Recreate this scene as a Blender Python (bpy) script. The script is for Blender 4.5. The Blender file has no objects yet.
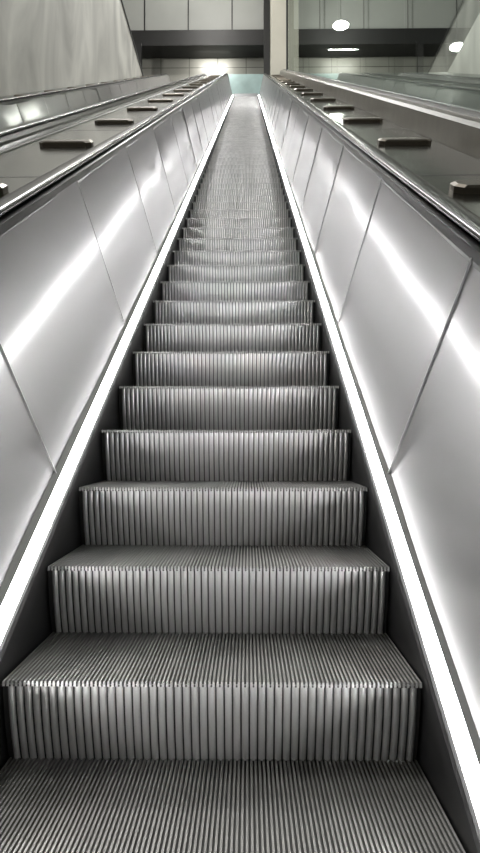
import bpy, bmesh, math, random
from mathutils import Vector
random.seed(7)
sc=bpy.context.scene
E=6.0                      # eye height
T=math.tan(math.radians(30)); C=math.cos(math.radians(30)); S=.5
Z0=E-1.677                 # nosing plane height at y=0
# ------------------------------------------------ materials
def mat(name,col,rough=.5,metal=0.,emis=None,es=0.,noise=None,bump=None,rn=None,stretch=(1,1,1),spec=None,dist=0):
    m=bpy.data.materials.new(name); m.use_nodes=True
    nt=m.node_tree; b=nt.nodes['Principled BSDF']
    b.inputs['Base Color'].default_value=(*col,1); b.inputs['Roughness'].default_value=rough
    b.inputs['Metallic'].default_value=metal
    if spec is not None: b.inputs['Specular IOR Level'].default_value=spec
    if emis: b.inputs['Emission Color'].default_value=(*emis,1); b.inputs['Emission Strength'].default_value=es
    tc=nt.nodes.new('ShaderNodeTexCoord'); mp=nt.nodes.new('ShaderNodeMapping'); mp.inputs['Scale'].default_value=stretch
    nt.links.new(tc.outputs['Object'],mp.inputs[0])
    if noise:
        n=nt.nodes.new('ShaderNodeTexNoise'); n.inputs['Scale'].default_value=noise[0]; n.inputs['Detail'].default_value=6; n.inputs['Distortion'].default_value=dist
        r=nt.nodes.new('ShaderNodeValToRGB'); r.color_ramp.elements[0].position=.3; r.color_ramp.elements[1].position=.7
        r.color_ramp.elements[0].color=(*[c*(1-noise[1]) for c in col],1); r.color_ramp.elements[1].color=(*[min(1,c*(1+noise[1])) for c in col],1)
        nt.links.new(mp.outputs[0],n.inputs['Vector']); nt.links.new(n.outputs['Fac'],r.inputs[0]); nt.links.new(r.outputs[0],b.inputs['Base Color'])
    if rn:
        n=nt.nodes.new('ShaderNodeTexNoise'); n.inputs['Scale'].default_value=rn[0]; n.inputs['Detail'].default_value=4
        r=nt.nodes.new('ShaderNodeMapRange'); r.inputs[3].default_value=rn[1]; r.inputs[4].default_value=rn[2]; r.inputs[1].default_value=.3; r.inputs[2].default_value=.7
        nt.links.new(mp.outputs[0],n.inputs['Vector']); nt.links.new(n.outputs['Fac'],r.inputs[0]); nt.links.new(r.outputs[0],b.inputs['Roughness'])
    if bump:
        n=nt.nodes.new('ShaderNodeTexNoise'); n.inputs['Scale'].default_value=bump[0]
        bp=nt.nodes.new('ShaderNodeBump'); bp.inputs['Strength'].default_value=bump[1]; bp.inputs['Distance'].default_value=bump[2]
        nt.links.new(mp.outputs[0],n.inputs['Vector']); nt.links.new(n.outputs['Fac'],bp.inputs['Height']); nt.links.new(bp.outputs[0],b.inputs['Normal'])
    return m
# satin stainless: a sharp lobe plus a wide haze lobe
M_panel=bpy.data.materials.new('satin_stainless'); M_panel.use_nodes=True
nt=M_panel.node_tree; nt.nodes.clear()
o=nt.nodes.new('ShaderNodeOutputMaterial'); mx=nt.nodes.new('ShaderNodeMixShader'); mx.inputs[0].default_value=.72
g1=nt.nodes.new('ShaderNodeBsdfGlossy'); g1.inputs['Roughness'].default_value=.12; g1.inputs[0].default_value=(.38,.375,.38,1)
g2=nt.nodes.new('ShaderNodeBsdfPrincipled'); g2.inputs['Roughness'].default_value=.34; g2.inputs['Metallic'].default_value=.94; g2.inputs['Base Color'].default_value=(.335,.33,.335,1)
nt.links.new(g1.outputs[0],mx.inputs[1]); nt.links.new(g2.outputs[0],mx.inputs[2]); nt.links.new(mx.outputs[0],o.inputs[0])
M_trim=mat('trim_steel',(.40,.40,.40),.3,1.)
M_guide=mat('handrail_guide_steel',(.05,.05,.05),.3,.8)
M_dark=mat('dark_gap',(.02,.02,.02),.6)
M_seam=mat('seam_backing',(.4,.4,.4),.5,.5)
M_strip=mat('seam_strip',(.36,.36,.36),.35,.7)
M_skirt=mat('skirt_steel',(.05,.05,.05),.45,.6)
M_led=mat('led_diffuser',(1,1,1),.4,0,(1,.99,.985),40.)
M_led2=mat('led_diffuser_standby',(1,1,1),.4,0,(1,.985,.97),1.2)
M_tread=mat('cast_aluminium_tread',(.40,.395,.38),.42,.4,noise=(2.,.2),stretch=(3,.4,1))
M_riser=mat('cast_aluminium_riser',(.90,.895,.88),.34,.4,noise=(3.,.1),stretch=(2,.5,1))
M_groove=mat('groove_dark',(.10,.10,.096),.7)  # darker tone for groove floors and riser side strips
M_rubber=mat('handrail_rubber',(.010,.010,.011),.22,spec=.5)
M_deck=mat('bronze_steel_deck',(.34,.335,.31),.16,1.,bump=(2.5,.3,.01))
M_pad=mat('bronze_stop',(.20,.175,.14),.35,.7)
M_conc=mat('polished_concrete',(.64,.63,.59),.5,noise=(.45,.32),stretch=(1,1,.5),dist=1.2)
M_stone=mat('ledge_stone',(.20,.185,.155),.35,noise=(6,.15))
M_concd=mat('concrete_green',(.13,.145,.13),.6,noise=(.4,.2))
M_floor=mat('floor_terrazzo',(.3,.3,.28),.4,noise=(8,.2))
M_beam=mat('beam_black',(.012,.012,.012),.5)
M_bulk=mat('bulkhead_panel',(.38,.39,.37),.5,noise=(.3,.1))
M_col=mat('column_plaster',(.60,.58,.50),.5,noise=(1.,.05))
M_lamp=mat('lamp_glow',(1,1,1),.4,0,(1,.97,.9),30.)
M_teal=mat('teal_glass',(.42,.56,.55),.25,noise=(1.,.2))
# tile material
M_tile=bpy.data.materials.new('wall_tiles'); M_tile.use_nodes=True
nt=M_tile.node_tree; b=nt.nodes['Principled BSDF']; b.inputs['Roughness'].default_value=.4
tc=nt.nodes.new('ShaderNodeTexCoord'); mp=nt.nodes.new('ShaderNodeMapping'); mp.inputs['Rotation'].default_value=(math.radians(90),0,0)
br=nt.nodes.new('ShaderNodeTexBrick'); br.inputs['Color1'].default_value=(.30,.30,.27,1); br.inputs['Color2'].default_value=(.26,.26,.23,1); br.inputs['Mortar'].default_value=(.08,.08,.07,1)
br.offset=0; br.inputs['Scale'].default_value=1; br.inputs['Brick Width'].default_value=1.6; br.inputs['Row Height'].default_value=.9; br.inputs['Mortar Size'].default_value=.02
nt.links.new(tc.outputs['Object'],mp.inputs[0]); nt.links.new(mp.outputs[0],br.inputs[0]); nt.links.new(br.outputs[0],b.inputs['Base Color'])
# glass: part see-through, part mirror
M_glass=bpy.data.materials.new('tinted_glass'); M_glass.use_nodes=True
nt=M_glass.node_tree; nt.nodes.clear()
o=nt.nodes.new('ShaderNodeOutputMaterial'); mx=nt.nodes.new('ShaderNodeMixShader'); mx.inputs[0].default_value=.42
tr=nt.nodes.new('ShaderNodeBsdfTransparent'); tr.inputs[0].default_value=(.72,.78,.74,1)
gl=nt.nodes.new('ShaderNodeBsdfGlossy'); gl.inputs['Roughness'].default_value=.02; gl.inputs[0].default_value=(.85,.9,.86,1)
nt.links.new(tr.outputs[0],mx.inputs[1]); nt.links.new(gl.outputs[0],mx.inputs[2]); nt.links.new(mx.outputs[0],o.inputs[0])
# ------------------------------------------------ helpers
def obj(name,verts,faces,mats,parent=None,mi=None,smooth=False):
    me=bpy.data.meshes.new(name); me.from_pydata(verts,[],faces)
    for m in (mats if isinstance(mats,list) else [mats]): me.materials.append(m)
    if mi: me.polygons.foreach_set('material_index',mi)
    if smooth: me.polygons.foreach_set('use_smooth',[True]*len(me.polygons))
    me.update(); ob=bpy.data.objects.new(name,me); sc.collection.objects.link(ob)
    if parent: ob.parent=parent
    return ob
def fixn(ob):
    bm=bmesh.new(); bm.from_mesh(ob.data); bmesh.ops.recalc_face_normals(bm,faces=bm.faces); bm.to_mesh(ob.data); bm.free(); return ob
def empty(name):
    e=bpy.data.objects.new(name,None); sc.collection.objects.link(e); return e
def boxes(name,lst,m,parent=None,bev=0):
    V=[];F=[]
    for (x0,x1,y0,y1,z0,z1) in lst:
        k=len(V); V+=[(x0,y0,z0),(x1,y0,z0),(x1,y1,z0),(x0,y1,z0),(x0,y0,z1),(x1,y0,z1),(x1,y1,z1),(x0,y1,z1)]
        F+=[tuple(k+i for i in f) for f in ((0,3,2,1),(4,5,6,7),(0,1,5,4),(1,2,6,5),(2,3,7,6),(3,0,4,7))]
    ob=obj(name,V,F,m,parent)
    if bev:
        md=ob.modifiers.new('b','BEVEL'); md.width=bev; md.segments=2
    return ob
def P(x,s,d): return (x, s*C-d*S, Z0+s*S+d*C)
YL=-7.4; YU=31.2
ZL=Z0+YL*T; ZU=Z0+YU*T
BASE=[(-9.4,ZL),(YL-.5,ZL),(YL-.2,ZL+.03),(YL+.1,ZL+.10),(YL+.5,Z0+(YL+.5)*T),(YU-.5,Z0+(YU-.5)*T),(YU-.1,ZU-.1),(YU+.2,ZU-.03),(YU+.5,ZU),(33.4,ZU)]
def offs(path):
    out=[]
    for i,p in enumerate(path):
        def nrm(a,b):
            d=Vector((b[0]-a[0],b[1]-a[1])).normalized(); return Vector((-d.y,d.x))
        if i==0: n=nrm(path[0],path[1])
        elif i==len(path)-1: n=nrm(path[-2],path[-1])
        else:
            a=nrm(path[i-1],p); c=nrm(p,path[i+1]); n=(a+c).normalized(); n/=max(.3,n.dot(a))
        out.append(n)
    return out
def sweep(name,prof,m,parent,path=None,closed=True,smooth=False,mirror=False):
    path=path or BASE; N=offs(path); V=[];F=[]
    profs=[prof]+([[(-x,d) for x,d in prof]] if mirror else [])
    for pr in profs:
        k0=len(V); n=len(pr)
        for p,q in zip(path,N):
            for x,d in pr: V.append((x,p[0]+q.x*d,p[1]+q.y*d))
        for i in range(len(path)-1):
            for j in range(n if closed else n-1):
                a=k0+i*n+j; c=k0+i*n+(j+1)%n
                F.append((a,c,c+n,a+n))
        if closed:
            F.append(tuple(k0+j for j in range(n))); F.append(tuple(k0+(len(path)-1)*n+j for j in range(n)))
    return fixn(obj(name,V,F,m,parent,smooth=smooth))
def incl(name,x0,x1,s0,s1,d0,d1,m,parent=None):
    V=[P(x,s,d) for s in (s0,s1) for (x,d) in ((x0,d0),(x1,d0),(x1,d1),(x0,d1))]
    return fixn(obj(name,V,[(0,1,2,3),(4,5,6,7),(0,1,5,4),(1,2,6,5),(2,3,7,6),(3,0,4,7)],m,parent))
# ------------------------------------------------ escalator
def step_mesh():
    V=[];F=[];MI=[]
    # tread
    p=.01125; W=.5625; xs=[]
    for i in range(100):
        x=-W+i*p
        xs+=[(x,-.010),(x+.0042,-.010),(x+.0052,0),(x+.0104,0)]
    xs.append((W,-.010))
    for (x,z) in xs:
        V+= [(x,-.002,-.014),(x,-.002,z),(x,.46,z)]
    for i in range(len(xs)-1):
        a=3*i; g=1 if (xs[i][1]<0 and xs[i+1][1]<0) else 0
        F+=[(a,a+3,a+4,a+1),(a+1,a+4,a+5,a+2)]; MI+=[2 if g else 1, 2 if g else 0]
    # riser
    k0=len(V); p=.0225; n=49; D=.008; xs=[]; RW=n*p/2
    for i in range(n):
        x=-RW+i*p
        xs+=[(x,1),(x+.004,1),(x+.0075,.3),(x+.0110,0),(x+.0165,0),(x+.0200,.3)]
    xs.append((RW,1))
    nz=9
    for (x,o) in xs:
        for j in range(nz):
            t=j/(nz-1); V.append((x,.002+.052*t**1.6+o*D,-.008-.226*t))
    for i in range(len(xs)-1):
        for j in range(nz-1):
            a=k0+i*nz+j; F.append((a,a+1,a+nz+1,a+nz)); MI.append(2 if xs[i][1]==1 and xs[i+1][1]==1 else 1)
    for sgn in (-1,1):
        k=len(V)
        for x in (RW*sgn,.5625*sgn):
            for j in range(nz):
                t=j/(nz-1); V.append((x,.014+.052*t**1.6,-.008-.226*t))
        for j in range(nz-1):
            F.append((k+j,k+j+1,k+nz+j+1,k+nz+j)); MI.append(2)
    me=bpy.data.meshes.new('steps'); me.from_pydata(V,[],F)
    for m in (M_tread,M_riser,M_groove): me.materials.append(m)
    me.polygons.foreach_set('material_index',MI); me.update()
    bm=bmesh.new(); bm.from_mesh(me); bmesh.ops.recalc_face_normals(bm,faces=bm.faces); bm.to_mesh(me); bm.free()
    return me
STEP=step_mesh()
def escalator(xc,led):
    e=empty('escalator'); 
    st=bpy.data.objects.new('steps',STEP); sc.collection.objects.link(st); st.parent=e
    k0=-22; y0=1.792+k0*.4
    st.location=(0,y0,Z0+y0*T)
    a=st.modifiers.new('run','ARRAY'); a.use_relative_offset=False; a.use_constant_offset=True
    a.constant_offset_displace=(0,.4,.4*T); a.count=96
    sweep('skirt_panels',[(.568,-.4),(.568,.034),(.574,.046),(.584,.046),(.590,.022),(.575,-.4)],M_skirt,e,mirror=True)
    sweep('led_strips',[(.584,.048),(.613,.074),(.618,.06),(.59,.03)],led,e,mirror=True)
    sweep('skirt_cap_trim',[(.613,.05),(.6135,.0765),(.634,.094),(.645,.05)],M_trim,e,mirror=True)
    sweep('balustrade_core',[(.640,.05),(.825,.9),(.93,.9),(.93,-.4),(.64,-.4)],M_seam,e,mirror=True)
    # inner panels, separately hung, slightly pillowed
    V=[];F=[];V2=[];F2=[]
    L=1.617; nu,nv=20,8
    A=Vector((.632,.088)); B=Vector((.815,.90)); nrm=Vector((-(B-A).y,(B-A).x)).normalized()
    for sgn in (1,-1):
        for k in range(-8,21):
            s0=2.96+k*L; s1=s0+L-.003
            if s0<-7.5 or s1>35.6: continue
            tu=random.uniform(-.006,.006); tv=random.uniform(-.004,.004); bl=random.uniform(.001,.003)
            ph=random.uniform(0,6.28); am=random.uniform(.0006,.0013)
            if k>1: tu*=2; am*=1.6
            k0=len(V)
            for i in range(nu+1):
                u=i/nu
                for j in range(nv+1):
                    v=j/nv
                    h=bl*(1-(2*u-1)**4)*(1-.4*(2*v-1)**2)+tu*(u-.5)+tv*(v-.5)+am*math.sin(10*u+ph+3*v)
                    q=A.lerp(B,v)+nrm*(h+.001)
                    V.append(P(sgn*q.x,s0+(s1-s0)*u,q.y))
            for i in range(nu):
                for j in range(nv):
                    a=k0+i*(nv+1)+j; f=(a,a+1,a+nv+2,a+nv+1)
                    F.append(f if sgn<0 else f[::-1])
            n0=len(V2)
            for ds in (-.004,.001):
                for v in (0,1):
                    for hh in (.0,.0065):
                        q=A.lerp(B,v)+nrm*hh; V2.append(P(sgn*q.x,s0+ds,q.y))
            F2+=[tuple(n0+i for i in f) for f in ((1,3,7,5),(0,2,3,1),(4,5,7,6),(2,6,7,3),(0,1,5,4))]
    obj('balustrade_panels',V,F,M_panel,e,smooth=True)
    fixn(obj('panel_joint_strips',V2,F2,M_strip,e))
    fl=[(.632,.088),(.815,.90),(.823,.90),(.64,.088)]
    sweep('balustrade_end_panels_bottom',fl,M_panel,e,path=BASE[:5],mirror=True)
    sweep('balustrade_end_panels_top',fl,M_panel,e,path=BASE[5:],mirror=True)
    sweep('handrail_guide',[(.810,.895),(.818,.925),(.86,.93),(.93,.93),(.955,.90),(.955,.86),(.812,.86)],M_guide,e,mirror=True)
    # handrail
    N=offs(BASE); hp=[(p[0]+q.x*.945,p[1]+q.y*.945) for p,q in zip(BASE,N)]
    r=.4
    a0=[(hp[0][0]-r*math.sin(t),hp[0][1]-r+r*math.cos(t)) for t in [math.pi*i/12 for i in range(12,0,-1)]]
    a1=[(hp[-1][0]+r*math.sin(t),hp[-1][1]-r+r*math.cos(t)) for t in [math.pi*i/12 for i in range(1,13)]]
    pr=[(.885+.046*math.cos(t)*(1 if abs(math.cos(t))>.9 else 1.05),.012*1.6*math.sin(t)+.004) for t in [2*math.pi*i/20 for i in range(20)]]
    sweep('handrail',pr,M_rubber,e,path=a0+hp+a1,smooth=True,mirror=True)
    # newel ends
    for nm,h,sg in (('newel_bottom',hp[0],-1),('newel_top',hp[-1],1)):
        V=[];F=[]
        for side in (1,-1):
            k=len(V); n=13
            for x in (.70,.93):
                for i in range(n):
                    t=math.pi*i/(n-1); V.append((side*x,h[0]+sg*.37*math.sin(t),h[1]-.4+.37*math.cos(t)))
            for i in range(n-1): F.append((k+i,k+i+1,k+n+i+1,k+n+i))
            F.append(tuple(k+i for i in range(n))); F.append(tuple(k+n+i for i in range(n)))
        fixn(obj(nm,V,F,M_panel,e))
    boxes('comb_plate_bottom',[(-.565,.565,-9.4,1.792-22*.4+.3,ZL-.10,ZL+.012)],M_trim,e)
    boxes('comb_plate_top',[(-.565,.565,31.0,33.6,ZU-.2,ZU+.02)],M_trim,e)
    e.location.x=xc
    return e
escalator(0,M_led); escalator(-2.8,M_led2)
# ------------------------------------------------ decks between
def deck(name,x0,x1,stops,lines):
    e=empty(name); DD=.885
    sweep('deck_plate',[(x0,DD),(x1,DD),(x1,.80),(x0,.80)],M_deck,e)
    for i,x in enumerate(lines):
        sweep('joint_strip_%d'%i,[(x-.012,DD+.001),(x-.012,DD+.009),(x+.012,DD+.009),(x+.012,DD+.001)],M_trim,e)
    V=[];F=[]
    if stops is not None:
        for k in range(-6,14):
            y=5.05+1.82*k
            s=(y+DD*S)/C
            n0=len(V)
            w=.20
            pts=[(-w,-.0),(-w+.035,-.05),(w-.035,-.05),(w,0),(w,.08),(w-.035,.12),(-w+.035,.12),(-w,.08)]
            for dz,ins in ((0,1.0),(.030,1.0),(.042,.90)):
                for (a,c) in pts: V.append(P(stops+a*ins,s+.03+(c-.03)*ins,DD+dz))
            for l in range(2):
                for i in range(8):
                    a=n0+l*8+i; c=n0+l*8+(i+1)%8; F.append((a,c,c+8,a+8))
            F.append(tuple(n0+16+i for i in range(8)))
        fixn(obj('anti_slide_stops',V,F,M_pad,e))
        V=[];F=[]
        for k in range(-4,12):
            s=1.9+2.9*k; n0=len(V)
            for ss in (s,s+.012):
                V+= [P(x0,ss,DD+.0015),P(x1,ss,DD+.0015)]
            F.append((n0,n0+1,n0+3,n0+2))
        obj('plate_joints',V,F,M_dark,e)
    return e
deck('escalator_deck',-1.844,-.956,-1.3,[-1.66,-1.0])
deck('escalator_deck',.956,1.595,1.3,[1.0])
deck('escalator_deck',-4.63,-3.76,-4.1,[-4.4])
# stone coping and glass on the right
e=empty('glass_partition')
sweep('coping',[(1.60,.78),(1.60,1.06),(1.63,1.085),(1.95,1.10),(1.95,.78)],M_stone,e)
sweep('glass_channel',[(1.735,1.09),(1.735,1.125),(1.785,1.125),(1.785,1.09)],M_trim,e)
V=[];F=[]
k=0; y=-6.
while y<27:
    y1=y+2.6; n0=len(V)
    for yy in (y,y1-.012):
        zb=Z0+yy*T+1.12/C
        V+=[(1.76,yy,zb),(1.76,yy,zb+5.)]
    F.append((n0,n0+1,n0+3,n0+2)); y=y1
obj('glass_panes',V,F,M_glass,e)
zb=Z0+y*T+1.1/C
boxes('end_post',[(1.72,1.80,y,y+.12,zb-.3,zb+5)],M_beam,e)
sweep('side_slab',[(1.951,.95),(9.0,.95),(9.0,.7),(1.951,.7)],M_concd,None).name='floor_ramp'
# ------------------------------------------------ shell
TOP=E+16.45
boxes('wall_left',[(-5.0,-4.65,-14,33.5,-1,TOP)],M_conc)
boxes('trim_1',[(-5.05,-4.62,-14,33.6,TOP,TOP+.10)],M_beam)
boxes('wall_right',[(9.0,9.3,-14,33.5,-1,TOP)],M_conc)
boxes('floor_lower',[(-5,9,-14,-7.6,ZL-.3,ZL-.0)],M_floor)
boxes('floor_upper',[(-5,9,33.4,38,ZU-.4,ZU),(-14,-5,26,38,ZU-.4,ZU),(9.3,16,26,38,ZU-.4,ZU)],M_floor)
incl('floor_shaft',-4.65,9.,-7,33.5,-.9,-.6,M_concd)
YB=36.
boxes('wall_back',[(-14,16,YB+1,YB+1.3,ZU,E+30)],M_tile)
boxes('wall_back_bulkhead',[(-14,16,YB,YB+.99,E+22.35,E+30)],M_bulk)
boxes('ceiling_beam',[(-14,16,YB-.3,YB+.9,E+21.5,E+22.35)],M_beam)
boxes('ceiling_mullions',[(x,x+.06,YB-.03,YB,E+22.36,E+30) for x in (-8,-5.6,-3.2,-.8,1.6,4,6.4,8.8)],M_beam)
boxes('ceiling',[(-14,16,20,YB+1.3,E+26.5,E+26.9)],M_bulk)
boxes('column',[(1.3,2.75,YB-1.6,YB-.4,ZU,E+26.5)],M_col)
boxes('door_frame',[(.95,1.28,YB-.6,YB-.3,ZU,E+26.5),(-6.0,-5.65,YB-.6,YB-.3,ZU,E+21.5)],M_beam)
boxes('window_1',[(-1.6,1.0,YB+.6,YB+.9,ZU,E+20.4)],M_teal)
# ------------------------------------------------ lamps
def disc_lamp(x,y,z,r,power,rod):
    e=empty('pendant_lamp')
    V=[];F=[];n=24
    for (rr,dz) in ((r*.25,.22),(r,.06),(r,0),(r*.9,0)):
        for i in range(n):
            t=2*math.pi*i/n; V.append((x+rr*math.cos(t),y+rr*math.sin(t),z+dz))
    for l in range(3):
        for i in range(n):
            a=l*n+i; c=l*n+(i+1)%n; F.append((a,c,c+n,a+n))
    F.append(tuple(range(n)))
    obj('shade',V,F,M_trim,e)
    V=[];F=[]
    for (rr,dz) in ((r*.9,.0),(r*.6,-.08),(r*.25,-.12)):
        for i in range(n):
            t=2*math.pi*i/n; V.append((x+rr*math.cos(t),y+rr*math.sin(t),z+dz))
    for l in range(2):
        for i in range(n):
            a=l*n+i; c=l*n+(i+1)%n; F.append((a,c,c+n,a+n))
    F.append(tuple(2*n+i for i in range(n)))
    obj('diffuser',V,F,M_lamp,e)
    boxes('rod',[(x-.015,x+.015,y-.015,y+.015,z+.2,rod)],M_beam,e)
    l=bpy.data.lights.new('bulb','POINT'); l.energy=power; l.shadow_soft_size=.3; l.color=(1,.97,.92)
    lo=bpy.data.objects.new('bulb',l); lo.location=(x,y,z-.5); lo.parent=e; sc.collection.objects.link(lo)
disc_lamp(4.9,34,E+21.45,.45,250,E+26.5)
disc_lamp(9.6,30,E+17.9,.36,300,E+26.5)
disc_lamp(-9,30,E+22,.5,400,E+26.5)
disc_lamp(-2.0,YB-5,E+25.3,.4,850,E+26.5)  # added fill above the frame, brightens the bulkhead; only shaped like a pendant
l=bpy.data.lights.new('wall_washer','AREA'); l.shape='RECTANGLE'; l.size=1.6; l.size_y=.2; l.energy=75; l.color=(1,.97,.92)
lo=bpy.data.objects.new('wall_washer_lamp',l); lo.location=(-1.8,YB+.1,E+21.45); lo.rotation_euler=(math.radians(25),0,0); sc.collection.objects.link(lo)
for (x,y,z,p) in ((-3.5,4,E+13,350),(1,14,E+19,600),(-3.2,22,E+23,1400)):
    l=bpy.data.lights.new('flood','AREA'); l.shape='RECTANGLE'; l.size=.5; l.size_y=3; l.energy=p; l.color=(1,.99,.97)
    lo=bpy.data.objects.new('ceiling_floodlight',l); lo.location=(x,y,z); lo.rotation_euler=(0,math.radians(-25 if x<0 else 0),0); sc.collection.objects.link(lo)
w=bpy.data.worlds.new('w'); sc.world=w; w.use_nodes=True
w.node_tree.nodes['Background'].inputs[0].default_value=(1,1,1,1); w.node_tree.nodes['Background'].inputs[1].default_value=.09
# ------------------------------------------------ camera
cam=bpy.data.cameras.new('camera'); co=bpy.data.objects.new('camera',cam); sc.collection.objects.link(co)
cam.sensor_width=36; cam.lens=666/853*36; cam.clip_end=200; cam.clip_start=.02
co.location=(.10,0,E); co.rotation_euler=(math.radians(90+1.25),0,math.radians(.69))
sc.camera=co
try: sc.view_settings.view_transform='Standard'
except: pass
